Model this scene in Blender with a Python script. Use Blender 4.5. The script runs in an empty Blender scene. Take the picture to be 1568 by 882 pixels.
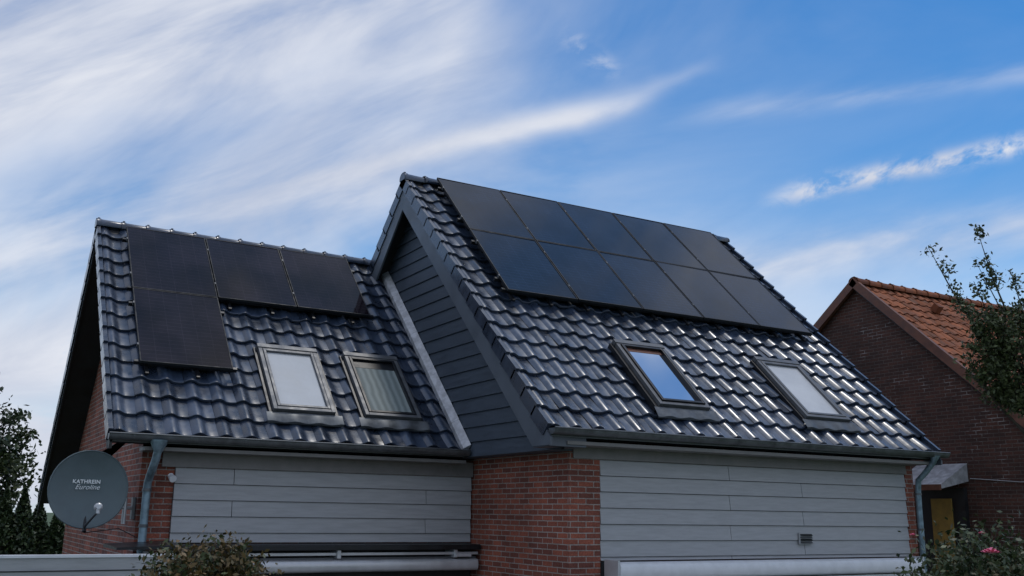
import bpy, math, random
from mathutils import Vector, Matrix
random.seed(7)
S=bpy.context.scene
S.view_settings.view_transform='Standard'; S.view_settings.look='None'; S.view_settings.exposure=0
GZ=-3.0
# ---------------------------------------------------------------- node helpers
class NT:
    def __init__(s,tree): s.t=tree; s.t.nodes.clear()
    def n(s,typ,**k):
        nd=s.t.nodes.new(typ)
        for a,b in k.items(): setattr(nd,a,b)
        return nd
    def l(s,a,b): s.t.links.new(a,b)
    def put(s,sock,v):
        if isinstance(v,bpy.types.NodeSocket): s.l(v,sock)
        elif v is not None: sock.default_value=v
    def m(s,op,a,b=None,c=None,clamp=False):
        nd=s.n('ShaderNodeMath',operation=op,use_clamp=clamp)
        for i,v in enumerate((a,b,c)):
            if v is not None: s.put(nd.inputs[i],v)
        return nd.outputs[0]
    def vm(s,op,a,b=None):
        nd=s.n('ShaderNodeVectorMath',operation=op)
        s.put(nd.inputs[0],a)
        if b is not None: s.put(nd.inputs[1],b)
        return nd
    def xyz(s,x,y,z=0.0):
        nd=s.n('ShaderNodeCombineXYZ')
        for i,v in enumerate((x,y,z)): s.put(nd.inputs[i],v)
        return nd.outputs[0]
    def noise(s,vec,scale,detail=4,rough=.55,dist=0,dim='3D'):
        nd=s.n('ShaderNodeTexNoise',noise_dimensions=dim)
        s.put(nd.inputs['Vector'],vec); nd.inputs['Scale'].default_value=scale
        nd.inputs['Detail'].default_value=detail; nd.inputs['Roughness'].default_value=rough; nd.inputs['Distortion'].default_value=dist
        return nd.outputs['Fac']
    def ss(s,v,a,b,lo=0.0,hi=1.0):
        nd=s.n('ShaderNodeMapRange',interpolation_type='SMOOTHSTEP')
        s.put(nd.inputs['Value'],v); nd.inputs['From Min'].default_value=a; nd.inputs['From Max'].default_value=b
        nd.inputs['To Min'].default_value=lo; nd.inputs['To Max'].default_value=hi
        return nd.outputs[0]
    def mix(s,f,a,b):
        nd=s.n('ShaderNodeMix',data_type='RGBA')
        s.put(nd.inputs[0],f); s.put(nd.inputs[6],a); s.put(nd.inputs[7],b)
        return nd.outputs[2]
def C4(c): return (c[0],c[1],c[2],1.0)
def newmat(name):
    m=bpy.data.materials.new(name); m.use_nodes=True
    t=NT(m.node_tree); o=t.n('ShaderNodeOutputMaterial'); b=t.n('ShaderNodeBsdfPrincipled'); t.l(b.outputs[0],o.inputs[0])
    return m,t,b
def simple(name,col,rough=.5,metal=0,var=.25,scale=6,bump=0,bscale=60,coat=0,spec=.5,stretch=(1,1,1)):
    m,t,b=newmat(name)
    tc=t.n('ShaderNodeTexCoord'); mp=t.n('ShaderNodeMapping'); mp.inputs['Scale'].default_value=stretch
    t.l(tc.outputs['Object'],mp.inputs[0]); v=mp.outputs[0]
    f=t.noise(v,scale,4,.6)
    lo=tuple(x*(1-var) for x in col); hi=tuple(min(1,x*(1+var)) for x in col)
    t.l(t.mix(t.ss(f,.3,.7),C4(lo),C4(hi)),b.inputs['Base Color'])
    t.l(t.ss(f,.3,.7,max(0,rough*.8),min(1,rough*1.25)),b.inputs['Roughness'])
    b.inputs['Metallic'].default_value=metal; b.inputs['Coat Weight'].default_value=coat; b.inputs['Coat Roughness'].default_value=.04
    b.inputs['Specular IOR Level'].default_value=spec
    if bump:
        bp=t.n('ShaderNodeBump'); bp.inputs['Strength'].default_value=bump; bp.inputs['Distance'].default_value=.004
        t.l(t.noise(v,bscale,3,.6),bp.inputs['Height']); t.l(bp.outputs[0],b.inputs['Normal'])
    return m
def brickmat(name,c1,c2,mortar,light=0.0):
    m,t,b=newmat(name)
    tc=t.n('ShaderNodeTexCoord'); sp=t.n('ShaderNodeSeparateXYZ'); t.l(tc.outputs['Object'],sp.inputs[0])
    u=t.m('ADD',sp.outputs[0],sp.outputs[1])
    wob=t.noise(tc.outputs['Object'],9,2)
    v2=t.m('ADD',sp.outputs[2],t.m('MULTIPLY',wob,.008))
    vec=t.xyz(u,v2)
    br=t.n('ShaderNodeTexBrick'); t.l(vec,br.inputs['Vector'])
    br.inputs['Scale'].default_value=1; br.inputs['Brick Width'].default_value=.22; br.inputs['Row Height'].default_value=.0655
    br.inputs['Mortar Size'].default_value=.0065; br.inputs['Mortar Smooth'].default_value=.15; br.inputs['Bias'].default_value=-.1
    br.inputs['Color1'].default_value=C4(c1); br.inputs['Color2'].default_value=C4(c2); br.inputs['Mortar'].default_value=C4(mortar)
    big=t.noise(tc.outputs['Object'],1.3,4,.6); fine=t.noise(tc.outputs['Object'],55,4,.65)
    mul=t.m('MULTIPLY',t.ss(big,.3,.7,.72,1.2),t.ss(fine,.25,.75,.65,1.3))
    vv=t.vm('SCALE',br.outputs['Color']); t.put(vv.inputs[3],mul)
    eff=t.m('MULTIPLY',t.ss(t.noise(vec,2.1,5,.7),.52,.70),t.m('MULTIPLY',br.outputs['Fac'],light))
    t.l(t.mix(eff,vv.outputs[0],(.50,.47,.45,1)),b.inputs['Base Color'])
    b.inputs['Roughness'].default_value=.85
    bp=t.n('ShaderNodeBump'); bp.inputs['Strength'].default_value=.8; bp.inputs['Distance'].default_value=.008
    hh=t.m('ADD',t.m('MULTIPLY',t.m('SUBTRACT',1.0,br.outputs['Fac']),1.0),t.m('MULTIPLY',fine,.35))
    t.l(hh,bp.inputs['Height']); t.l(bp.outputs[0],b.inputs['Normal'])
    return m
def tilemat(name,col,rough,coat,var=.3,spec=.5,cr=.1):
    m,t,b=newmat(name)
    at=t.n('ShaderNodeAttribute',attribute_name='tilerand'); 
    tc=t.n('ShaderNodeTexCoord'); f=t.noise(tc.outputs['Object'],5,5,.65)
    k=t.m('MULTIPLY',t.ss(at.outputs['Fac'],0,1,1-var,1+var),t.ss(f,.3,.7,.75,1.3))
    vv=t.vm('SCALE',C4(col)[:3]); t.put(vv.inputs[3],k); t.l(vv.outputs[0],b.inputs['Base Color'])
    t.l(t.m('ADD',t.ss(f,.35,.75,rough*.8,rough*1.5),t.m('MULTIPLY',at.outputs['Fac'],.05)),b.inputs['Roughness'])
    b.inputs['Coat Weight'].default_value=coat; b.inputs['Coat Roughness'].default_value=cr; b.inputs['Specular IOR Level'].default_value=spec
    bp=t.n('ShaderNodeBump'); bp.inputs['Strength'].default_value=.25; bp.inputs['Distance'].default_value=.006
    t.l(t.noise(tc.outputs['Object'],14,2),bp.inputs['Height']); t.l(bp.outputs[0],b.inputs['Normal'])
    return m
def leafmat(name,a,bc):
    m,t,b=newmat(name)
    gi=t.n('ShaderNodeNewGeometry'); f=gi.outputs['Random Per Island']
    t.l(t.mix(f,C4(a),C4(bc)),b.inputs['Base Color']); b.inputs['Roughness'].default_value=.55
    return m
M={}
M['tile']=tilemat('glazed_slate_tile',(.030,.044,.074),.30,.40,spec=.6,cr=.2)
M['otile']=tilemat('terracotta_tile',(.24,.088,.046),.75,0,.3,.2)
M['brick']=brickmat('red_brick',(.32,.09,.052),(.14,.045,.032),(.32,.27,.24),.55)
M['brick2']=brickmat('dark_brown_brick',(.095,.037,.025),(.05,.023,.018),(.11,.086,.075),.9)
M['clad']=simple('grey_cladding',(.375,.38,.392),.5,0,.09,3,.4,40,stretch=(1,1,9))
M['dclad']=simple('anthracite_cladding',(.055,.072,.098),.5,0,.12,3,.4,40,stretch=(9,1,9))
M['barge']=simple('anthracite_board',(.095,.11,.135),.45,0,.1,3,.2,40)
M['fascia']=simple('fascia_grey',(.20,.19,.185),.5,0,.15,4)
M['dark']=simple('dark_soffit',(.018,.018,.02),.6)
M['zinc']=simple('zinc',(.13,.14,.15),.42,.5,.25,7)
M['pipe']=simple('zinc_pipe',(.20,.28,.33),.4,.45,.35,9)
M['lead']=simple('lead_flashing',(.48,.48,.50),.4,.2,.25,9,.5,30)
M['black']=simple('black_metal_and_dark_gap',(.012,.013,.016),.35,.2)
M['pframe']=simple('black_anodised_frame',(.020,.022,.026),.55,0,.1,spec=.3)
M['frame']=simple('window_frame_grey',(.12,.125,.135),.45,.3,.15)
M['alu']=simple('aluminium_light',(.55,.56,.58),.35,.4,.08)
M['white']=simple('white_pvc',(.72,.73,.76),.4,0,.06)
M['trim']=simple('brown_trim',(.15,.062,.04),.6,0,.25)
M['ochre']=simple('ochre_panel',(.35,.22,.05),.6,0,.2)
M['bark']=simple('bark',(.05,.04,.03),.9,0,.3,12,.6,50)
M['dish']=simple('dish_grey_green',(.098,.132,.144),.45,0,.1,4)
M['dishtxt']=simple('dish_lettering',(.75,.78,.78),.5,0,.02)
M['grass']=simple('lawn',(.05,.085,.025),.9,0,.4,3,.6,40)
M['leaf1']=leafmat('leaf_dark',(.012,.028,.008),(.05,.075,.022))
M['leaf2']=leafmat('leaf_olive',(.03,.045,.014),(.09,.11,.04))
M['leaf3']=leafmat('leaf_bronze',(.05,.045,.012),(.17,.10,.03))
M['leaf4']=leafmat('leaf_rose',(.03,.055,.015),(.09,.07,.03))
M['pink']=simple('rose_petal',(.75,.14,.27),.5,0,.2,30)
M['blind']=simple('white_blind_reflection_glass',(.56,.57,.585),.5,0,.10,1.6,coat=.6,spec=.1)  # pane colour holds the blind's white and a painted-in whitish cloud reflection
m,t,b=newmat('curtain_glass'); tc=t.n('ShaderNodeTexCoord')
w=t.n('ShaderNodeTexWave',bands_direction='X'); w.inputs['Scale'].default_value=3.2; w.inputs['Distortion'].default_value=2.5; w.inputs['Detail'].default_value=3; t.l(tc.outputs['Object'],w.inputs[0])
t.l(t.mix(w.outputs['Fac'],(.17,.20,.195,1),(.28,.32,.31,1)),b.inputs['Base Color']); b.inputs['Roughness'].default_value=.5; b.inputs['Specular IOR Level'].default_value=.1; b.inputs['Coat Weight'].default_value=.8; b.inputs['Coat Roughness'].default_value=.02
M['curtain']=m
m,t,b=newmat('reflective_glass'); b.inputs['Base Color'].default_value=(.66,.70,.76,1); b.inputs['Metallic'].default_value=1; b.inputs['Roughness'].default_value=.03
tc=t.n('ShaderNodeTexCoord'); bp=t.n('ShaderNodeBump'); bp.inputs['Strength'].default_value=.05; t.l(t.noise(tc.outputs['Object'],2,1),bp.inputs['Height']); t.l(bp.outputs[0],b.inputs['Normal'])
M['glass']=m
def panelmat(name,col,spec):
    m,t,b=newmat(name)
    uv=t.n('ShaderNodeUVMap'); br=t.n('ShaderNodeTexBrick'); br.offset=0
    t.l(uv.outputs[0],br.inputs['Vector']); br.inputs['Scale'].default_value=1; br.inputs['Brick Width'].default_value=1/6; br.inputs['Row Height'].default_value=1/20
    br.inputs['Mortar Size'].default_value=.0022; br.inputs['Mortar Smooth'].default_value=.3
    br.inputs['Color1'].default_value=C4(col); br.inputs['Color2'].default_value=C4(tuple(c*.85 for c in col)); br.inputs['Mortar'].default_value=C4(tuple(c*2.0+.004 for c in col))
    tc=t.n('ShaderNodeTexCoord'); nz=t.noise(tc.outputs['Object'],1.0,4,.6)
    vv=t.vm('SCALE',br.outputs['Color']); t.put(vv.inputs[3],t.ss(nz,.3,.7,.6,1.6)); t.l(vv.outputs[0],b.inputs['Base Color'])
    t.l(t.ss(nz,.3,.75,.04,.09),b.inputs['Roughness']); b.inputs['Specular IOR Level'].default_value=spec
    return m
M['pv']=panelmat('solar_cells_blueblack',(.006,.012,.025),.24); M['pv2']=panelmat('solar_cells_brownblack',(.015,.0115,.0165),.17)
MK=list(M.keys())
# ---------------------------------------------------------------- mesh builder
class MB:
    def __init__(s): s.v=[];s.f=[];s.m=[];s.sm=[];s.r=[];s.uv={}
    def V(s,p,r=0.0): s.v.append(tuple(p)); s.r.append(r); return len(s.v)-1
    def F(s,idx,mat,smooth=False): s.f.append(tuple(idx)); s.m.append(mat); s.sm.append(smooth)
    def poly(s,pts,mat,smooth=False): s.F([s.V(p) for p in pts],mat,smooth)
    def hexa(s,P,mat,fm=None):
        i=[s.V(p) for p in P]
        for k,q in enumerate([(0,3,2,1),(4,5,6,7),(0,1,5,4),(1,2,6,5),(2,3,7,6),(3,0,4,7)]): s.F([i[a] for a in q],(fm or {}).get(k,mat))
    def box(s,a,b,mat):
        x0,y0,z0=a;x1,y1,z1=b
        s.hexa([(x0,y0,z0),(x1,y0,z0),(x1,y1,z0),(x0,y1,z0),(x0,y0,z1),(x1,y0,z1),(x1,y1,z1),(x0,y1,z1)],mat)
    def tube(s,pts,r,mat,n=12,caps=True):
        pts=[Vector(p) for p in pts]; rs=r if isinstance(r,(list,tuple)) else [r]*len(pts)
        rings=[]
        up0=None
        for i,p in enumerate(pts):
            d=(pts[min(i+1,len(pts)-1)]-pts[max(i-1,0)]).normalized()
            if up0 is None: up0=Vector((0,0,1)) if abs(d.z)<.9 else Vector((1,0,0))
            a=d.cross(up0); 
            if a.length<1e-4: a=d.cross(Vector((0,1,0)))
            a.normalize(); bb=a.cross(d).normalized(); up0=bb
            rings.append([s.V(p+(a*math.cos(2*math.pi*k/n)+bb*math.sin(2*math.pi*k/n))*rs[i]) for k in range(n)])
        for i in range(len(rings)-1):
            for k in range(n): s.F([rings[i][k],rings[i][(k+1)%n],rings[i+1][(k+1)%n],rings[i+1][k]],mat,True)
        if caps:
            for R in (rings[0],rings[-1]): s.poly([s.v[i] for i in R],mat)
    def make(s,name,parent=None,bevel=0):
        me=bpy.data.meshes.new(name); me.from_pydata(s.v,[],s.f)
        used=sorted(set(s.m),key=MK.index); 
        for k in used: me.materials.append(M[k])
        ix={k:i for i,k in enumerate(used)}
        me.polygons.foreach_set('material_index',[ix[k] for k in s.m]); me.polygons.foreach_set('use_smooth',s.sm)
        at=me.attributes.new('tilerand','FLOAT','POINT'); at.data.foreach_set('value',s.r)
        if s.uv:
            ul=me.uv_layers.new(name='UVMap')
            for fi,co in s.uv.items():
                for li,c in zip(me.polygons[fi].loop_indices,co): ul.data[li].uv=c
        me.update(); ob=bpy.data.objects.new(name,me); S.collection.objects.link(ob)
        if parent: ob.parent=parent
        if bevel:
            md=ob.modifiers.new('b','BEVEL'); md.width=bevel; md.segments=2; md.limit_method='ANGLE'
        return ob
def empty(name,loc=(0,0,0)):
    e=bpy.data.objects.new(name,None); S.collection.objects.link(e); return e
# ---------------------------------------------------------------- geometry constants
T=4.2278/4.3292; TH=math.atan(T); c,s=math.cos(TH),math.sin(TH)
YR,ZR=4.3292,4.2278; L=6.746
XL,D,Z2,YG=-4.251,2.3975,-.130,5.7229; ZG=Z2+(YG-D)*T; XW=.25
def mapper(y0,z0,c,s,sign=1):
    return lambda x,sl,h:(x,y0+sign*(sl*c-h*s),z0+sl*s+h*c)
RF=mapper(0,0,c,s); LF=mapper(D,Z2,c,s)
RR=mapper(2*YR,0,c,s,-1)
u_r=4.0; LR=mapper(YG+u_r,ZG-u_r*T,c,s,-1)
def tiles(mb,mp,x0,nc,w,nr,l,mat,skip=(),amp=1,rnd=.35,base=-.05):
    prof=[0,.05,.12,.2,.29,.38,.46,.53,.60,.68,.84,1.0]
    def hh(u):
        if u<.58: return amp*.040*math.sin(math.pi*u/.58)**1.1
        return -.007*math.sin(math.pi*(u-.58)/.42)
    for r in range(nr):
        for k in range(nc):
            xa=x0+k*w; sa=r*l
            if any(a<=xa and xa+w<=b_ and a2<=sa and sa+l<=b2 for a,b_,a2,b2 in skip): continue
            R=random.random(); dz=random.uniform(-1,1)*.003*rnd/.35; tx=random.uniform(-1,1)*.008*rnd/.35; ts=random.uniform(-1,1)*.010*rnd/.35; dx=random.uniform(-1,1)*.003; ds=random.uniform(-1,1)*.004
            def H(u,q): return base+hh(u)+amp*.038*(1-q)+dz+tx*(u-.5)+ts*(q-.5)
            st=[(0.0,-.006),(.008,-.001),(.03,0),(.35,0),(.7,0),(1.12,-.004)]
            rows=[]
            for q,o in st: rows.append([mb.V(mp(xa+u*w*1.0+dx,sa+ds+q*l,H(u,q)+o),R) for u in prof])
            for i in range(len(rows)-1):
                for j in range(len(prof)-1): mb.F([rows[i][j],rows[i][j+1],rows[i+1][j+1],rows[i+1][j]],mat,True)
            lo=[mb.V(mp(xa+u*w+dx,sa+ds+.004,H(u,0)-.036*amp),R) for u in prof]; up=[mb.V(mp(xa+u*w+dx,sa+ds,H(u,0)-.006),R) for u in prof]
            for j in range(len(prof)-1): mb.F([lo[j],lo[j+1],up[j+1],up[j]],mat,True)
def verge(mb,mp,x0,nr,l,mat,sgn=1,dep=.14):
    for r in range(nr):
        a=r*l; P=[]
        for x in (x0-.022*sgn,x0+.03*sgn):
            P.append([mp(x,a-.01,-dep),mp(x,a+l+.02,-dep-.03),mp(x,a+l+.02,.0),mp(x,a-.01,.035)])
        i0,i1=P; mb.hexa([i0[0],i0[1],i1[1],i1[0],i0[3],i0[2],i1[2],i1[3]],mat)
def slab(mb,mp,x0,x1,s0,s1,h0,h1,mat):
    mb.hexa([mp(x0,s0,h0),mp(x1,s0,h0),mp(x1,s1,h0),mp(x0,s1,h0),mp(x0,s0,h1),mp(x1,s0,h1),mp(x1,s1,h1),mp(x0,s1,h1)],mat)
def ridge(mb,x0,x1,y,z,mat,r=.085,step=.36):
    n=int(round((x1-x0)/step)); st=(x1-x0)/n
    for k in range(n):
        xa=x0+k*st; R=random.random(); rings=[]; dz=random.uniform(-.004,.004)
        for xx,rr in ((xa,r+.010),(xa+.06,r+.010),(xa+.07,r),(xa+st+.03,r-.006)):
            rings.append([mb.V((xx,y+math.cos(a)*rr*1.15,z+dz-.035+math.sin(a)*rr),R) for a in [math.pi*(-.12+1.24*i/12) for i in range(13)]])
        for i in range(3):
            for j in range(12): mb.F([rings[i][j],rings[i+1][j],rings[i+1][j+1],rings[i][j+1]],mat,True)
        mb.box((xa+.02,y-.02,z+r-.04),(xa+.05,y+.02,z+r-.012),mat)
    for xx in (x0,x1):
        mb.poly([(xx,y+math.cos(a)*(r)*1.15,z-.035+math.sin(a)*r) for a in [math.pi*(-.12+1.24*i/12) for i in range(13)]],mat)
def lap_x(mb,x0,x1,z0,z1,pitch,y,mat,joints=(),thick=.026):
    z=z1; row=0
    while z>z0+.01:
        zb=max(z0,z-pitch); xs=[x0]+[j for i,j in enumerate(joints) if (row+i)%2==0]+[x1]
        for i in range(len(xs)-1):
            a,b=xs[i]+.004,xs[i+1]-.004; e=random.uniform(-.0015,.0015); e2=random.uniform(-.0015,.0015)
            mb.hexa([(a,y-thick+e,zb+.006),(b,y-thick+e2,zb+.006),(b,y+.02,zb+.006),(a,y+.02,zb+.006),(a,y-.004+e,z+.0),(b,y-.004+e,z+.0),(b,y+.02,z+.0),(a,y+.02,z+.0)],mat)
        z=zb; row+=1
    mb.box((x0,y+.021,z0),(x1,y+.026,z1),'dark')
# ---------------------------------------------------------------- HOUSE
house=empty('brick_house')
SKR=[(1.82,2.64),(4.38,5.25)]; SKL=[(-2.34,-1.53),(-1.12,-.32)]; S0,S1=.46,1.77
mb=MB(); nr,lr=18,math.hypot(YR,ZR)/18
tiles(mb,RF,0,22,L/22,nr,lr,'tile',[(a,b,S0+.05,S1-.05) for a,b in SKR])
verge(mb,RF,0,nr,lr,'tile'); verge(mb,RF,L,nr,lr,'tile',-1); mb.make('roof_tiles_tall_wing',house)
mb=MB(); tiles(mb,RR,0,4,L/22,nr,lr,'tile'); verge(mb,RR,0,nr,lr,'tile'); slab(mb,RR,0.02,L,0,lr*18,-.04,-.02,'tile'); mb.make('roof_tiles_rear_tall_wing',house)
mb=MB(); nl=14; ll=math.hypot(YG-D,ZG-Z2)/14
tiles(mb,LF,XL,15,(XW-XL)/15,nl,ll,'tile',[(a,b,S0+.05,S1-.05) for a,b in SKL]); verge(mb,LF,XL,nl,ll,'tile'); mb.make('roof_tiles_low_wing',house)
mb=MB(); nlr=17; l2=(u_r/c)/nlr; tiles(mb,LR,XL,4,.3,nlr,l2,'tile'); verge(mb,LR,XL,nlr,l2,'tile'); slab(mb,LR,XL+.02,XW,0,l2*nlr,-.04,-.02,'tile'); mb.make('roof_tiles_rear_low_wing',house)
mb=MB(); ridge(mb,-.03,L+.03,YR,ZR+.01,'tile'); ridge(mb,XL-.03,XW,YG,ZG+.01,'tile'); mb.make('ridge_tiles',house)
mb=MB()
slab(mb,RF,.03,L-.03,.02,lr*18-.03,-.20,-.09,'dark'); slab(mb,RR,.03,L-.03,.02,lr*18-.03,-.20,-.09,'dark')
slab(mb,LF,XL+.03,XW,.02,ll*14-.03,-.20,-.09,'dark'); slab(mb,LR,XL+.03,XW,.02,l2*nlr-.03,-.20,-.09,'dark')
mb.box((XW+.01,.0,-.2),(6.6,.36,-.16),'fascia'); mb.box((-3.86,D+.02,Z2-.2),(XW-.01,D+.36,Z2-.16),'fascia')
mb.make('roof_deck',house)
def barge(mb,x,th,y0,z0,y1,z1,slope,dep,cut,mat,off=.06):
    o=off/math.cos(math.atan(slope)); dd=dep/math.cos(math.atan(slope))
    def pr(pts):
        n=len(pts); a=[mb.V((x,)+p) for p in pts]; b_=[mb.V((x+th,)+p) for p in pts]
        mb.F(a[::-1],mat); mb.F(b_,mat)
        for i in range(n): mb.F([a[i],a[(i+1)%n],b_[(i+1)%n],b_[i]],mat)
    yb=y0+(cut-(z0-o-dd))/slope
    pr([(y0-.05,z0-.05*slope-o),(y1,z1-o),(y1,z1-o-dd),(yb,cut),(y0-.05,cut)])
mb=MB()
barge(mb,-.005,.03,0,0,YR-.001,ZR,T,.33,-.22,'barge')
def barge_rear(mb,x,th,yr,zr,yend,slope,dep,mat,off=.06):
    o=off/c; dd=dep/c
    pts=[(yr+.001,zr-o),(yend,zr-(yend-yr)*slope-o),(yend,zr-(yend-yr)*slope-o-dd),(yr+.001,zr-o-dd)]
    a=[mb.V((x,)+p) for p in pts]; b_=[mb.V((x+th,)+p) for p in pts]
    mb.F(a[::-1],mat); mb.F(b_,mat)
    for i in range(4): mb.F([a[i],a[(i+1)%4],b_[(i+1)%4],b_[i]],mat)
barge_rear(mb,-.005,.03,YR,ZR,2*YR,T,.33,'barge')
barge(mb,XL+.0,.03,D,Z2,YG-.001,ZG,T,.16,Z2-.2,'dark'); barge_rear(mb,XL+.0,.03,YG,ZG,YG+u_r,T,.16,'dark')
barge(mb,L-.03,.03,0,0,YR-.001,ZR,T,.2,-.2,'barge')
mb.make('barge_boards',house)
mb=MB()
mb.hexa([(.51,.35,GZ),(.95,.35,GZ),(.95,8.3,GZ),(.51,8.3,GZ),(.51,.35,-.2),(.95,.35,-.2),(.95,8.3,-.2),(.51,8.3,-.2)],'brick')
mb.hexa([(.951,.40,GZ),(6.6,.40,GZ),(6.6,8.3,GZ),(.951,8.3,GZ),(.951,.40,-.2),(6.6,.40,-.2),(6.6,8.3,-.2),(.951,8.3,-.2)],'brick')
mb.box((6.42,.36,GZ),(6.595,.399,-.2),'brick')
def gable(mb,x,ya,yb,zb,yr,zr,slope,mat,x2):
    ta=(ya,zr-(yr-ya)*slope-.2/c); tb=(yb,zr-(yb-yr)*slope-.2/c); pk=(yr,zr-.2/c)
    for xx in (x,x2): mb.poly([(xx,ya,zb),(xx,)+ta,(xx,)+pk,(xx,)+tb,(xx,yb,zb)],mat)
gable(mb,6.6,.36,8.3,-.2,YR,ZR,T,'brick',6.5)
mb.box((-3.82,D+.37,GZ),(.505,9.4,Z2-.2),'brick')
gable(mb,-3.82,D+.38,9.4,Z2-.2,YG,ZG,T,'brick',-3.7)
mb.make('brick_walls',house)
mb=MB(); z=-.25; pitch=.195; off=.2/c
mb.box((XW+.02,.34,-.25),(.55,2.9,-.2),'dclad')
def yf_(zz): return max(.10,(zz+off)/T)
def yb_(zz): return 2*YR-max(.3,(zz+off)/T)
while z<ZR-off-.03:
    zt=min(z+pitch,ZR-off-.001)
    xb,xt=XW-.014,XW+.008
    P=[(xb,yf_(z),z+.003),(xb,yb_(z),z+.003),(xt,yb_(zt),zt),(xt,yf_(zt),zt)]
    mb.poly(P,'dclad'); mb.poly([(xb,yf_(z),z+.003),(XW+.03,yf_(z),z+.003),(XW+.03,yb_(z),z+.003),(xb,yb_(z),z+.003)],'dclad')
    z=zt
mb.poly([(XW+.03,.1,-.25),(XW+.03,2*YR-.3,-.25),(XW+.03,2*YR-.3,0.05),(XW+.03,YR,ZR-off),(XW+.03,.1,-.05)],'dark')
mb.poly([(.02,.05,-.23),(.51,.05,-.23),(.51,.37,-.23),(.02,.37,-.23)],'barge')
mb.box((.03,.02,-.225),(.53,.06,-.06),'barge')
mb.make('gable_cladding',house)
mb=MB()
lap_x(mb,.955,6.41,-1.5,-.335,.187,.37,'clad',(2.99,4.29))
lap_x(mb,-3.44,.49,-1.36,-.50,.187,D+.34,'clad',(-2.75,-.19))
mb.make('grey_cladding',house)
mb=MB()
mb.box((.56,.325,-.331),(6.41,.345,-.17),'fascia'); mb.box((-3.6,D+.30,-.497),(.50,D+.335,Z2-.17),'fascia')
mb.make('trim_boards',house,.004)
def gutter(mb,x0,x1,y,z,mat,r=.068):
    n=10; A=[math.pi+math.pi*i/n for i in range(n+1)]
    for rr in (r,r-.006):
        g=[[mb.V((xx,y+math.cos(a)*rr,z+math.sin(a)*rr)) for a in A] for xx in (x0,x1)]
        for i in range(n): mb.F([g[0][i],g[0][i+1],g[1][i+1],g[1][i]],mat,True)
    mb.tube([(x0,y-r,z+.004),(x1,y-r,z+.004)],.010,mat,8)
    for xx in (x0,x1): mb.poly([(xx,y+math.cos(a)*r,z+math.sin(a)*r) for a in A],mat)
    k=x0+.25
    while k<x1:
        pts=[(k,y+math.cos(a)*(r+.004),z+math.sin(a)*(r+.004)) for a in A]
        for i in range(n):
            p,q=pts[i],pts[i+1]; mb.poly([p,q,(q[0]+.025,q[1],q[2]),(p[0]+.025,p[1],p[2])],mat)
        k+=.62
mb=MB()
gutter(mb,.0,L+.06,-.075,-.035,'zinc'); gutter(mb,XL-.02,.22,D-.075,Z2-.04,'zinc')
mb.box((.03,-.008,-.12),(L-.02,.02,-.045),'zinc'); mb.box((XL+.03,D-.008,Z2-.12),(.2,D+.02,Z2-.045),'zinc')
mb.make('gutters',house)
mb=MB()
px=-3.73
mb.tube([(px,D-.075,Z2-.09),(px,D-.075,Z2-.13),(px,D-.06,Z2-.22)],[.095,.09,.046],'pipe',16)
mb.tube([(px,D-.06,Z2-.2),(px-.01,D-.04,Z2-.30),(px-.02,D+.14,Z2-.46),(px-.02,D+.26,Z2-.56),(px-.02,D+.27,Z2-.7),(px-.02,D+.27,-1.5)],.045,'pipe',16)
for zz in (-.75,-1.15): mb.tube([(px-.02,D+.27,zz),(px-.02,D+.27,zz-.035)],.053,'zinc',16)
mb.tube([(6.55,-.075,-.09),(6.55,-.05,-.16),(6.56,.12,-.32),(6.56,.24,-.42),(6.56,.26,-.6),(6.56,.26,GZ)],.042,'pipe',16)
mb.tube([(6.55,-.075,-.07),(6.55,-.065,-.14)],[.075,.045],'pipe',16)
for zz in (-.6,-1.1): mb.tube([(6.56,.26,zz),(6.56,.26,zz-.03)],.05,'zinc',16)
mb.make('downpipes',house)
mb=MB(); 
for k in range(9):
    a=-.05+k*.52; b_=min(a+.53,ll*14)
    h0=.035+.004*(k%2)
    mb.hexa([LF(XW-.10,a,-.03),LF(XW-.015,a,-.03),LF(XW-.015,b_,-.03),LF(XW-.10,b_,-.03),LF(XW-.10,a,h0),LF(XW-.015,a,h0+.075),LF(XW-.015,b_,h0+.075),LF(XW-.10,b_,h0)],'lead')
mb.make('lead_flashing',house)
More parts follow.
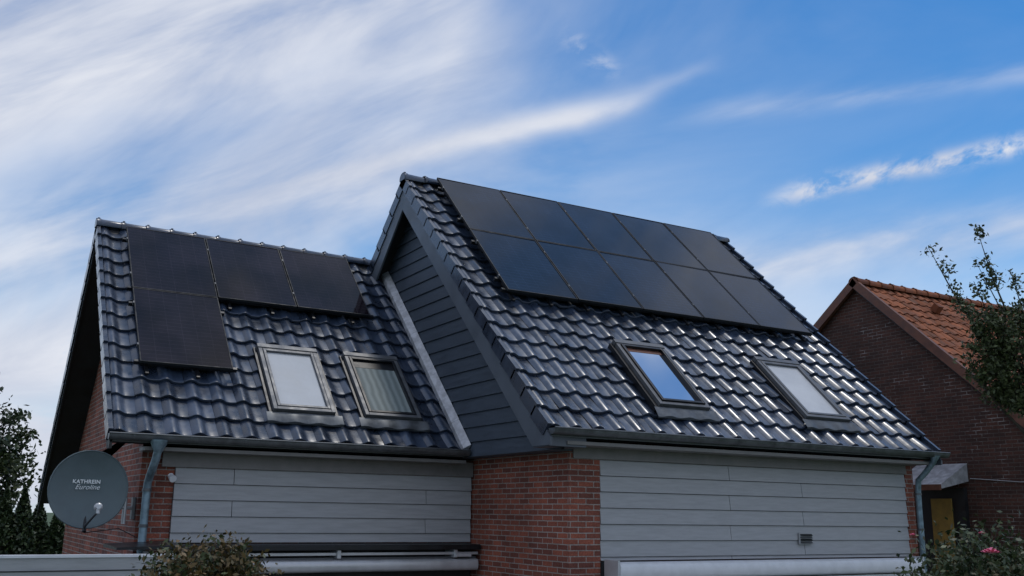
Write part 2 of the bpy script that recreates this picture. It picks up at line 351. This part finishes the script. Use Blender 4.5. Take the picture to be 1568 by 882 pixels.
def skylight(mp,x0,x1,kind,name):
    mb=MB(); h=.095; w=.052
    for a in [(x0,x0+w,S0,S1),(x1-w,x1,S0,S1),(x0+w,x1-w,S1-w,S1),(x0+w,x1-w,S0,S0+w)]: slab(mb,mp,a[0],a[1],a[2],a[3],-.06,h,'frame')
    w2=w+.006; e=.038
    for a in [(x0+w2,x0+w2+e,S0+w2,S1-w2),(x1-w2-e,x1-w2,S0+w2,S1-w2),(x0+w2+e,x1-w2-e,S1-w2-e,S1-w2),(x0+w2+e,x1-w2-e,S0+w2,S0+w2+e)]: slab(mb,mp,a[0],a[1],a[2],a[3],0,h+.008 if kind!='glass' else h+.02,'black' if kind in('glass','curtain') else 'frame')
    q=w2+e; g=.07
    top=S1-q
    if kind=='curtain':
        slab(mb,mp,x0+q,x1-q,top-.16,top,g-.02,g,'black'); top-=.16  # black strip paints in the dark interior above the curtain
    if kind=='glass':
        slab(mb,mp,x0+q,x1-q,top-.07,top,g-.02,g+.004,'trim'); top-=.07
    slab(mb,mp,x0+q,x1-q,S0+q,top,g-.02,g,kind)
    slab(mb,mp,x0-.01,x1+.01,S1-.03,S1+.05,.0,h+.012,'frame')
    slab(mb,mp,x0-.05,x0-.002,S0-.02,S1+.03,-.04,.045,'black'); slab(mb,mp,x1+.002,x1+.05,S0-.02,S1+.03,-.04,.045,'black')
    n=24; xs=[x0-.09+(x1-x0+.18)*i/n for i in range(n+1)]
    a=[mb.V(mp(x,S0-.02,.055)) for x in xs]; b_=[mb.V(mp(x,S0-.17,.03+.012*math.sin(x*2*math.pi/.3067))) for x in xs]; d_=[mb.V(mp(x,S0-.172,-.0)) for x in xs]
    for i in range(n): mb.F([b_[i],b_[i+1],a[i+1],a[i]],'zinc',True); mb.F([d_[i],d_[i+1],b_[i+1],b_[i]],'zinc')
    mb.make(name,house,.004)
skylight(RF,*SKR[0],'glass','skylight_blue'); skylight(RF,*SKR[1],'blind','skylight_white')
skylight(LF,*SKL[0],'blind','skylight_blind'); skylight(LF,*SKL[1],'curtain','skylight_curtain')
mb=MB(); mb.box((4.17,.325,-1.32),(4.42,.342,-1.17),'clad')
for i in range(4): mb.hexa([(4.19,.30,-1.305+i*.032),(4.40,.30,-1.305+i*.032),(4.40,.324,-1.30+i*.032),(4.19,.324,-1.30+i*.032),(4.19,.305,-1.300+i*.032),(4.40,.305,-1.300+i*.032),(4.40,.324,-1.282+i*.032),(4.19,.324,-1.282+i*.032)],'black' if i%2 else 'frame')
mb.make('wall_vent',house)
mb=MB(); mb.box((-3.44,D+.31,GZ),(.49,D+.345,-1.365),'dark'); mb.box((.955,.33,GZ),(6.41,.39,-1.505),'dark'); mb.make('lower_wall_shade',house)  # dark sheets over the lower walls colour in the shade below the awnings
# ---------------------------------------------------------------- solar arrays
def panels(name,mp,cells,x0,pw,top,ph,mat,rails):
    par=empty(name); mb=MB()
    W,H=pw-.018,ph-.018
    for i,j in cells:
        a=x0+i*pw; t1=top-j*ph; t0=t1-H; h1=.145+random.uniform(-.002,.002); h0=h1-.035; fr=.012
        tl=[random.uniform(-.003,.003) for _ in range(4)]
        slab(mb,mp,a,a+fr,t0,t1,h0,h1,'pframe'); slab(mb,mp,a+W-fr,a+W,t0,t1,h0,h1,'pframe')
        slab(mb,mp,a+fr,a+W-fr,t0,t0+fr,h0,h1,'pframe'); slab(mb,mp,a+fr,a+W-fr,t1-fr,t1,h0,h1,'pframe')
        P=[mp(a+fr,t0+fr,h1-.006+tl[0]),mp(a+W-fr,t0+fr,h1-.006+tl[1]),mp(a+W-fr,t1-fr,h1-.006+tl[2]),mp(a+fr,t1-fr,h1-.006+tl[3])]
        mb.poly(P,mat); mb.uv[len(mb.f)-1]=[(0,0),(1,0),(1,1),(0,1)]
        mb.poly([mp(a+fr,t0+fr,h0+.004),mp(a+fr,t1-fr,h0+.004),mp(a+W-fr,t1-fr,h0+.004),mp(a+W-fr,t0+fr,h0+.004)],'pframe')
    mb.make('modules',par)
    mb=MB()
    for (xa,xb_,sl) in rails:
        slab(mb,mp,xa,xb_,sl-.02,sl+.02,.055,.107,'black')
        k=xa+.15
        while k<xb_:
            slab(mb,mp,k-.02,k+.02,sl-.17,sl+.0,.02,.054,'black'); k+=.61
    for i,j in cells:
        a=x0+i*pw
        for sl in (top-j*ph-.35,top-j*ph-H+.35):
            slab(mb,mp,a-.016,a+.0,sl-.02,sl+.02,.10,.150,'frame')
    mb.make('mounting_rails',par)
e1=5.968;H1=1.650
panels('solar_panel_array',RF,[(i,j) for i in range(5) for j in range(2)],.506,1.154,e1,H1,'pv',[(.44,6.34,e1-a) for a in (.3,1.3,1.95,2.95)]+[(.44,6.34,e1-3.22)])
e2=4.4186;H2=1.647
panels('solar_panel_array.001',LF,[(0,0),(1,0),(2,0),(0,1)],-3.89,1.144,e2,H2,'pv2',[(-3.95,-.4,e2-.3),(-3.95,-.4,e2-1.58),(-3.95,-2.7,e2-1.95),(-3.95,-2.7,e2-3.22)])
# ---------------------------------------------------------------- awnings
aw=empty('retractable_awning'); mb=MB()
def cassette(mb,x0,x1,y,z,ry,rz,mat):
    pts=[(y+ry*math.copysign(abs(math.cos(a))**.6,math.cos(a)),z+rz*math.copysign(abs(math.sin(a))**.6,math.sin(a))) for a in [2*math.pi*i/20 for i in range(20)]]
    g=[[mb.V((xx,)+p) for p in pts] for xx in (x0,x1)]
    for i in range(20): mb.F([g[0][i],g[1][i],g[1][(i+1)%20],g[0][(i+1)%20]],mat,True)
    for xx in (x0,x1): mb.poly([(xx,)+p for p in pts],mat)
cassette(mb,1.0,6.25,.14,-1.60,.13,.10,'white')
mb.box((.97,.03,-1.72),(.998,.30,-1.48),'alu'); mb.box((6.252,.03,-1.72),(6.28,.30,-1.48),'alu')
mb.box((1.0,.0,-1.76),(6.25,.03,-1.705),'alu'); mb.make('cassette',aw)
aw=empty('retractable_awning.001'); mb=MB()
mb.box((-3.45,D+.02,-1.405),(.48,D+.30,-1.375),'black'); mb.box((-3.45,D+.0,-1.44),(.48,D+.018,-1.385),'black')
cassette(mb,-2.6,.45,D+.10,-1.63,.09,.075,'alu'); mb.box((-2.8,D+.06,-1.505),(.47,D+.09,-1.47),'alu')
mb.box((-2.8,D+.12,-1.56),(.47,D+.3,-1.53),'frame')
for x in (-1.5,.1): mb.box((x,D+.03,-1.54),(x+.05,D+.3,-1.44),'alu'); 
mb.box((.12,D+.0,-1.53),(.34,D+.06,-1.49),'alu'); mb.make('cassette',aw,.004)
# ---------------------------------------------------------------- carport bottom-left
cp=empty('carport'); mb=MB()
mb.box((-9,1.0,-1.95),(-3.74,1.03,-1.435),'clad'); mb.box((-9,.985,-1.435),(-3.72,1.10,-1.41),'white'); mb.box((-9,.992,-1.56),(-3.74,.999,-1.55),'dark')
mb.box((-9,1.031,-1.9),(-3.9,5.9,-1.75),'dark')
mb.box((-3.74,1.0,-1.95),(-3.71,2.7,-1.44),'clad')
for x in (-8.9,-4.0): mb.box((x,1.05,GZ),(x+.12,1.17,-1.9),'white')
mb.hexa([(-4.15,1.8,-1.40),(-3.45,2.0,-1.40),(-3.45,2.7,-1.40),(-4.15,2.7,-1.40),(-4.15,1.8,-1.375),(-3.45,2.0,-1.36),(-3.45,2.7,-1.33),(-4.15,2.7,-1.36)],'black')
mb.make('flat_roof',cp)
# ---------------------------------------------------------------- satellite dish
sd=empty('satellite_dish'); mb=MB()
cen=Vector((-4.38,2.60,-.775)); nrm=Vector((-.10,-1,.06)).normalized(); rx=nrm.cross(Vector((0,0,1))).normalized()*-1; 
if rx.x<0: rx=-rx
uy=rx.cross(-nrm).normalized()
if uy.z<0: uy=-uy
R=.405; N=40; rings=[]
for off_,mt in ((0,'dish'),(-.012,'dish')):
    rings=[]
    for k in range(11):
        r=R*k/10; dep=.075*(k/10)**2-.06+off_
        rings.append([mb.V(cen+nrm*dep+(rx*math.cos(2*math.pi*i/N)+uy*1.04*math.sin(2*math.pi*i/N))*r) for i in range(N)])
    for k in range(10):
        for i in range(N): mb.F([rings[k][i],rings[k][(i+1)%N],rings[k+1][(i+1)%N],rings[k+1][i]],mt,True)
rim=[cen+nrm*.012+(rx*math.cos(2*math.pi*i/N)+uy*1.04*math.sin(2*math.pi*i/N))*R for i in range(N+1)]
mb.tube(rim,.009,'dish',8); mb.make('reflector',sd)
mb=MB(); lnb=cen+Vector((.065,-.42,-.19))
mb.tube([cen-uy*.43-nrm*.05,cen-uy*.40+nrm*.08,lnb-uy*.05],.012,'frame',8)
mb.tube([lnb-nrm*.09-uy*.0,lnb-nrm*.03,lnb-nrm*.029,lnb+nrm*.05],[.045,.045,.028,.026],'alu',14)
mb.tube([lnb-uy*.07,lnb+uy*.02],.02,'alu',10)
back=cen-nrm*.12
mb.tube([back+uy*.02,back-uy*.2],.03,'zinc',10); mb.tube([cen-nrm*.07,back],.05,'zinc',10)
mb.tube([back-uy*.13,Vector((-3.95,2.8,-.97)),Vector((-3.83,2.9,-.97))],.022,'alu',10)
mb.tube([Vector((-3.95,2.80,-1.15)),Vector((-3.95,2.80,-.85))],.024,'alu',10)
mb.box((-3.86,2.85,-1.1),(-3.825,2.95,-.85),'zinc')
mb.tube([back-uy*.1,cen-uy*.36-nrm*.02,cen-uy*.46+nrm*.02],.022,'black',8)
mb.tube([lnb-uy*.05,cen-uy*.42+nrm*.1,cen-uy*.47,Vector((-4.0,2.75,-1.2)),Vector((-3.8,2.7,-1.3))],.005,'black',6)
mb.make('mount_and_feed',sd)
rot=Matrix((rx,uy,nrm)).transposed().to_4x4()
for txt,dx,dy,sz,sh in (('KATHREIN',-.17,.065,.058,0),('Euroline',-.14,.0,.075,.35)):
    cu=bpy.data.curves.new('lettering','FONT'); cu.body=txt; cu.size=sz; cu.shear=sh; cu.extrude=.001; cu.materials.append(M['dishtxt'])
    if sh==0: cu.offset=.0018; cu.space_character=1.05
    o=bpy.data.objects.new('lettering',cu); S.collection.objects.link(o); o.parent=sd
    o.matrix_world=Matrix.Translation(cen+nrm*(-.034)+rx*dx+uy*dy)@rot
wl=empty('wall_lamp'); mb=MB(); p=Vector((-3.50,D+.30,-.60))
mb.tube([p,p+Vector((0,-.05,0))],.03,'white',12); mb.tube([p+Vector((0,-.05,0)),p+Vector((0,-.09,-.02)),p+Vector((.01,-.13,-.04))],[.02,.038,.042],'white',14); mb.make('lamp_body',wl)
# ---------------------------------------------------------------- neighbour house
nb=empty('brick_house.001'); XN=10.0; AY,AZ=4.04,3.80; k2=.914; th2=math.atan(k2); c2,s2=math.cos(th2),math.sin(th2)
yf=-.95; zf=AZ-(AY-yf)*k2; sl2=(AY-yf)/c2
kr=.74; yr2=8.6; zr2=AZ-(yr2-AY)*kr; thr=math.atan(kr)
NF=mapper(yf,zf,c2,s2); NR=mapper(yr2,zr2,math.cos(thr),math.sin(thr),-1)
mb=MB(); tiles(mb,NF,XN-.02,28,.235,24,sl2/24,'otile',rnd=.5,amp=.6); mb.make('roof_tiles',nb)
mb=MB(); slab(mb,NR,XN,XN+6.6,0,(yr2-AY)/math.cos(thr),-.05,.0,'otile'); slab(mb,NF,XN+.02,XN+6.6,0,sl2-.02,-.16,-.07,'dark'); ridge(mb,XN-.03,XN+6.6,AY,AZ,'otile',.1); mb.make('roof_rear',nb)
mb=MB()
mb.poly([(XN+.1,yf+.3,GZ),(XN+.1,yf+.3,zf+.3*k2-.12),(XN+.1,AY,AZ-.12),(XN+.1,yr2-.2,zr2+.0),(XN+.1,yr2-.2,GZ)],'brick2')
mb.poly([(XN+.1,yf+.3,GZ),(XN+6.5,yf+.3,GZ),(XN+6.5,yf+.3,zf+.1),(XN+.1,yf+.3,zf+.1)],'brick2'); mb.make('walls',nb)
mb=MB()
slab(mb,NF,XN-.05,XN+.03,-.02,sl2+.03,-.12,.045,'trim'); slab(mb,NR,XN-.05,XN+.03,0,(yr2-AY)/math.cos(thr)+.03,-.12,.045,'trim'); mb.make('verge_trim',nb)
mb=MB()
mb.box((XN-.0,1.95,-1.95),(XN+.098,2.85,-.42),'dark'); mb.box((XN-.03,2.2,-1.9),(XN-.002,2.62,-.6),'ochre')
mb.hexa([(XN-.7,1.9,-.45),(XN+.09,1.9,-.30),(XN+.09,2.95,-.30),(XN-.7,2.95,-.45),(XN-.7,1.9,-.38),(XN+.09,1.9,.02),(XN+.09,2.95,.02),(XN-.7,2.95,-.38)],'lead')
mb.box((XN-.74,1.88,-.47),(XN-.70,2.97,-.37),'trim'); mb.make('side_door_canopy',nb)
mb=MB(); mb.tube([(XN+.08,1.85,-.25),(XN+.075,.9,-.33),(XN+.08,-.6,-.27)],.007,'alu',6); mb.make('wall_cable',nb)
mb=MB(); 
slab(mb,NF,11.6,11.75,sl2-.9,sl2-.75,.0,.16,'otile'); mb.make('roof_vent',nb)
# ---------------------------------------------------------------- vegetation
def leaf(mb,p,sz,mat):
    a=Vector((random.gauss(0,1),random.gauss(0,1),random.gauss(0,1))).normalized(); b_=a.orthogonal().normalized(); 
    q=random.random()*6.28; d=a; cdir=(b_*math.cos(q)+a.cross(b_)*math.sin(q))
    w=sz*.5; mb.poly([p-d*sz*.5,p+cdir*w*.55-d*sz*.05,p+d*sz*.55,p-cdir*w*.55],mat)
def bush(name,cen,rad,n,sz,mats,stems,trunkr=.02):
    e=empty(name); mb=MB(); lb=MB(); cen=Vector(cen)
    base=Vector((cen.x,cen.y,GZ))
    for i in range(stems):
        a=random.random()*6.28; rr=math.sqrt(random.random()); z=random.uniform(.35,1)
        if random.random()<.06: z*=1.2
        tip=cen+Vector((math.cos(a)*rad[0]*rr,math.sin(a)*rad[1]*rr,rad[2]*math.sqrt(max(0,1-rr*rr))*z))
        mid=base.lerp(tip,.7)+Vector((random.gauss(0,.05),random.gauss(0,.05),0))
        mb.tube([base+Vector((random.gauss(0,.05),random.gauss(0,.05),0)),mid,tip],[trunkr,trunkr*.6,trunkr*.15],'bark',6)
        m_=random.choice(mats)
        for k in range(n//stems):
            f=random.random()**.6
            p=mid.lerp(tip,f)+Vector((random.gauss(0,1),random.gauss(0,1),random.gauss(0,1)))*rad[0]*.11
            leaf(lb,p,sz*random.uniform(.6,1.3),m_)
    mb.make('stems',e); lb.make('foliage',e); return e
bush('shrub',(-4.12,-1.95,-1.62),(.50,.45,.50),9500,.045,['leaf3','leaf3','leaf2'],130,.010)
rb=bush('rose_bush',(1.85,-4.0,-1.64),(.88,.6,.64),9500,.05,['leaf4','leaf2','leaf1'],110,.010)
mb=MB()
for q in [(1.20,-4.45,-1.22),(1.02,-3.9,-1.10),(1.62,-4.1,-1.08)]:
    q=Vector(q); sc=.055 if q.z<-1.2 else .022
    for i in range(34):
        a=i*2.4; r=sc*math.sqrt(i/34); 
        lf=Vector((math.cos(a)*r,math.sin(a)*r-.01,.6*(sc-r)))
        d=Vector((math.cos(a),math.sin(a),.5)).normalized(); t_=Vector((-math.sin(a),math.cos(a),0))
        w=sc*.45; p=q+lf; mb.poly([p-t_*w*.5,p+t_*w*.5,p+t_*w*.45+d*w,p-t_*w*.45+d*w],'pink',True)
mb.make('blossoms',rb)
def tree(name,base,height,crown,n,sz,mats,limbs,tr=.12):
    e=empty(name); mb=MB(); lb=MB(); base=Vector(base)
    top=base+Vector((random.gauss(0,.1),0,height*.9))
    mb.tube([base,base.lerp(top,.5)+Vector((.06,0,0)),top],[tr,tr*.7,tr*.15],'bark',10)
    cc,cr=Vector(crown[0]),crown[1]
    for i in range(limbs):
        while True:
            u=Vector((random.uniform(-1,1),random.uniform(-1,1),random.uniform(-1,1)))
            if .35<u.length<1: break
        tip=cc+Vector((u.x*cr[0],u.y*cr[1],u.z*cr[2])); st=base.lerp(top,random.uniform(.3,.85)); md=st.lerp(tip,.5)+Vector((0,0,.12*cr[2]))
        mb.tube([st,md,tip],[tr*.3,tr*.18,tr*.05],'bark',6); m_=random.choice(mats); cs=random.uniform(.08,.17)*cr[0]
        for k in range(n//limbs):
            p=(tip if random.random()<.8 else md.lerp(tip,random.random()))+Vector((random.gauss(0,1),random.gauss(0,1),random.gauss(0,.7)))*cs
            leaf(lb,p,sz*random.uniform(.6,1.4),m_)
    mb.make('trunk_and_limbs',e); lb.make('foliage',e)
tree('deciduous_tree',(-5.8,17.5,GZ),5.0,((-5.35,17.5,-.25),(1.55,1.4,2.4)),24000,.13,['leaf1','leaf1','leaf2'],100,.16)
e=empty('conifer_hedge'); lb=MB(); mb=MB()
for i in range(9):
    x=-5.9+i*.34; y=13.5+random.uniform(-.3,.3); ht=random.uniform(1.9,2.3)
    mb.tube([(x,y,GZ),(x,y,GZ+ht)],[.05,.01],'bark',6)
    for k in range(3000):
        f=random.random(); r=.42*(1-f**2)*math.sqrt(random.random()); a=random.random()*6.28
        leaf(lb,Vector((x+math.cos(a)*r,y+math.sin(a)*r,GZ+.1+f*ht)),.10,'leaf1')
mb.make('stems',e); lb.make('foliage',e)
e=empty('apple_tree'); mb=MB(); lb=MB(); b0=Vector((6.75,-1.75,GZ)); fork=Vector((6.7,-1.7,.2))
mb.tube([b0,b0.lerp(fork,.5)+Vector((.05,0,0)),fork],[.09,.075,.055],'bark',10)
targets=[(5.72,-1.62,2.82),(5.20,-1.25,2.55),(5.85,-1.5,2.35),(5.6,-1.35,1.9),(6.25,-1.7,2.3),(5.75,-1.4,1.25),(6.1,-1.6,1.35),(6.3,-1.7,1.8),(5.95,-1.5,.95),(6.5,-1.6,1.1),(7.1,-1.5,2.0),(7.4,-1.9,1.4),(6.35,-1.3,.75),(5.85,-1.75,1.55),(6.2,-2.0,1.15),(6.45,-1.9,1.55),(5.95,-1.6,1.7),(6.1,-1.5,1.0),(6.05,-1.4,.7),(5.7,-1.5,1.5),(5.8,-1.3,1.0),(5.65,-1.55,2.1)]
for tg in targets:
    tg=Vector(tg); st=fork.lerp(b0,random.uniform(0,.2)); md=st.lerp(tg,.5)+Vector((random.gauss(.08,.05),random.gauss(0,.06),random.gauss(.02,.06)))
    md2=md.lerp(tg,.55)+Vector((random.gauss(0,.04),random.gauss(0,.04),random.gauss(0,.04)))
    mb.tube([st,md,md2,tg],[.03,.017,.01,.003],'bark',6)
    low=tg.z<2
    for k in range(24 if low else 14):
        f=random.uniform(.3,1) if low else random.uniform(.45,1.02); p=md.lerp(tg,f); d=Vector((random.gauss(0,1),random.gauss(0,1),random.gauss(.2,.8))).normalized()*random.uniform(.07,.24 if low else .12)
        mb.tube([p,p+d*.6,p+d],[.004,.003,.001],'bark',4,False)
        for j in range(28 if low else 14): leaf(lb,p+d*random.uniform(.1,1.1)+Vector((random.gauss(0,1),random.gauss(0,1),random.gauss(0,1)))*.04,.058*random.uniform(.6,1.3),'leaf2')
mb.make('trunk_and_limbs',e); lb.make('foliage',e)
mb=MB(); mb.poly([(-400,-400,GZ),(400,-400,GZ),(400,400,GZ),(-400,400,GZ)],'grass'); mb.make('ground')
mb=MB(); mb.box((-4,-2.6,GZ-.05),(7,2.7,GZ+.03),'fascia'); mb.make('terrace')
# ---------------------------------------------------------------- sky
SUN=Vector((.27,.01,.963)).normalized()
el=math.asin(SUN.z); az=math.atan2(SUN.x,SUN.y)
W=bpy.data.worlds.new('World'); S.world=W; W.use_nodes=True
t=NT(W.node_tree); out=t.n('ShaderNodeOutputWorld'); bg=t.n('ShaderNodeBackground'); t.l(bg.outputs[0],out.inputs[0]); bg.inputs[1].default_value=.115
sky=t.n('ShaderNodeTexSky',sky_type='NISHITA'); sky.sun_disc=False; sky.sun_elevation=el; sky.sun_rotation=az; sky.air_density=1.0; sky.dust_density=.4; sky.ozone_density=2.2
tc=t.n('ShaderNodeTexCoord'); dvec=tc.outputs['Generated']
def dot(v): return t.vm('DOT_PRODUCT',dvec,v).outputs['Value']
F_=(.4893,.8424,.2255); R_=(.863,-.505,.0139); U_=(-.1256,-.1878,.9741)
dF=dot(F_); df=t.m('MAXIMUM',dF,.12)
U=t.m('DIVIDE',dot(R_),df); V=t.m('DIVIDE',dot(U_),df)
def pxc(x,y): return ((x-784)/1492.5,(441-y)/1492.5)
P=t.xyz(U,V)
al=math.radians(17); ru=t.m('ADD',t.m('MULTIPLY',U,math.cos(al)),t.m('MULTIPLY',V,math.sin(al))); rv=t.m('SUBTRACT',t.m('MULTIPLY',V,math.cos(al)),t.m('MULTIPLY',U,math.sin(al)))
WZ=t.m('SUBTRACT',t.noise(P,6,3),.5)
QC=t.noise(t.xyz(t.m('MULTIPLY',ru,.26),rv,5.0),10,6,.56,.5)
QF=t.noise(t.xyz(t.m('MULTIPLY',ru,.6),rv,9.0),42,4,.62,.3)
def streak(x0,y0,x1,y1,wid,inten,q,thr=(.35,.65),ends=.15,warp=.02):
    a=pxc(x0,y0); b=pxc(x1,y1); dx,dy=b[0]-a[0],b[1]-a[1]; Ln=math.hypot(dx,dy); dx/=Ln;dy/=Ln
    pu=t.m('SUBTRACT',U,a[0]); pv=t.m('SUBTRACT',V,a[1])
    al_=t.m('ADD',t.m('MULTIPLY',pu,dx),t.m('MULTIPLY',pv,dy)); nn=t.m('SUBTRACT',t.m('MULTIPLY',pv,dx),t.m('MULTIPLY',pu,dy))
    nn=t.m('MULTIPLY_ADD',WZ,warp*2,nn)
    g=t.m('EXPONENT',t.m('MULTIPLY',t.m('POWER',t.m('ABSOLUTE',t.m('DIVIDE',nn,wid/1492.5)),2.0),-1.0))
    f=t.m('DIVIDE',al_,Ln); e_=t.m('MULTIPLY',t.ss(f,0,ends),t.ss(f,1-ends,1,1,0))
    return t.m('MULTIPLY',t.m('MULTIPLY',t.m('MULTIPLY',g,e_),t.ss(q,*thr)),inten)
parts=[]
parts+= [streak(-500,260,800,-60,175,1.0,QC,(.16,.60),.12,.05)]
parts+= [streak(-400,60,560,-60,110,.8,QC,(.2,.55),.1,.04)]
parts+= [streak(-300,470,720,190,50,.75,QC,(.28,.62),.2,.04)]
parts+= [streak(250,330,1040,135,22,.95,QC,(.15,.55),.22,.014)]
parts+= [streak(430,280,1010,150,10,.7,QF,(.3,.65),.22,.016)]
parts+= [streak(250,345,680,240,60,.85,QC,(.25,.6),.3,.03)]
parts+= [streak(1150,312,1640,203,14,1.1,QF,(.33,.62),.22,.010)]
parts+= [streak(1000,188,1700,92,16,.42,QC,(.3,.7),.25,.014)]
parts+= [streak(1000,425,1700,325,34,.9,QC,(.25,.62),.15,.03)]
parts+= [streak(850,45,960,125,14,.45,QF,(.38,.68),.35,.016)]
parts+= [streak(650,180,735,-40,20,.4,QC,(.3,.7),.25,.03)]
parts+= [streak(900,180,1130,90,12,.3,QC,(.3,.7),.3,.02)]
parts+= [streak(-250,640,260,500,95,1.0,QF,(.12,.42),.15,.04)]
inv=None
for q in parts:
    i_=t.m('SUBTRACT',1.0,q,clamp=True); inv=i_ if inv is None else t.m('MULTIPLY',inv,i_)
veil=t.noise(t.xyz(t.m('MULTIPLY',ru,.45),rv,2.0),4.5,6,.58,.6)
lft=t.ss(U,-.6,.40,.92,.10); low=t.ss(V,-.17,.16,.85,0.0)
ve=t.m('ADD',t.m('MULTIPLY',t.ss(veil,.34,.72),lft),t.m('MULTIPLY',low,t.ss(veil,.15,.6)),clamp=True)
front=t.m('SUBTRACT',1.0,t.m('MULTIPLY',inv,t.m('SUBTRACT',1.0,ve,clamp=True)))
gen=t.ss(t.noise(dvec,2.6,5,.6,.4),.36,.58,.15,.95)
wgt=t.m('MAXIMUM',t.ss(V,.42,.8),t.ss(dF,.2,.45,1,0))
cl=t.m('ADD',t.m('MULTIPLY',front,t.m('SUBTRACT',1.0,wgt)),t.m('MULTIPLY',gen,wgt),clamp=True)
ccol=t.mix(t.ss(QC,.3,.7),(4.6,5.05,6.2,1),(6.8,7.05,7.7,1))
tint=t.n('ShaderNodeMix',data_type='RGBA',blend_type='MULTIPLY'); tint.inputs[0].default_value=1; t.l(sky.outputs[0],tint.inputs[6])
t.l(t.mix(t.ss(V,-.05,.30),(.46,.92,1.18,1),(.30,.78,1.13,1)),tint.inputs[7])
t.l(t.mix(cl,tint.outputs[2],ccol),bg.inputs[0])
sl_=bpy.data.lights.new('sun','SUN'); sl_.energy=.95; sl_.angle=math.radians(5); sl_.color=(1,.96,.9)
so=bpy.data.objects.new('sun',sl_); S.collection.objects.link(so); so.rotation_euler=(-SUN).to_track_quat('-Z','Y').to_euler()
# ---------------------------------------------------------------- camera
cd=bpy.data.cameras.new('camera'); cam=bpy.data.objects.new('camera',cd); S.collection.objects.link(cam); S.camera=cam
yw,pt,rl=.5262,.2275,.0143
fw=Vector((math.sin(yw)*math.cos(pt),math.cos(yw)*math.cos(pt),math.sin(pt))); rt=Vector((math.cos(yw),-math.sin(yw),0)); up=rt.cross(fw)
r2=rt*math.cos(rl)+up*math.sin(rl); u2=up*math.cos(rl)-rt*math.sin(rl)
mw=Matrix((r2,u2,-fw)).transposed().to_4x4(); mw.translation=Vector((-5.896,-9.2963,-.9746)); cam.matrix_world=mw
cd.sensor_width=36; cd.lens=36*1492.49/1568; cd.clip_end=2000
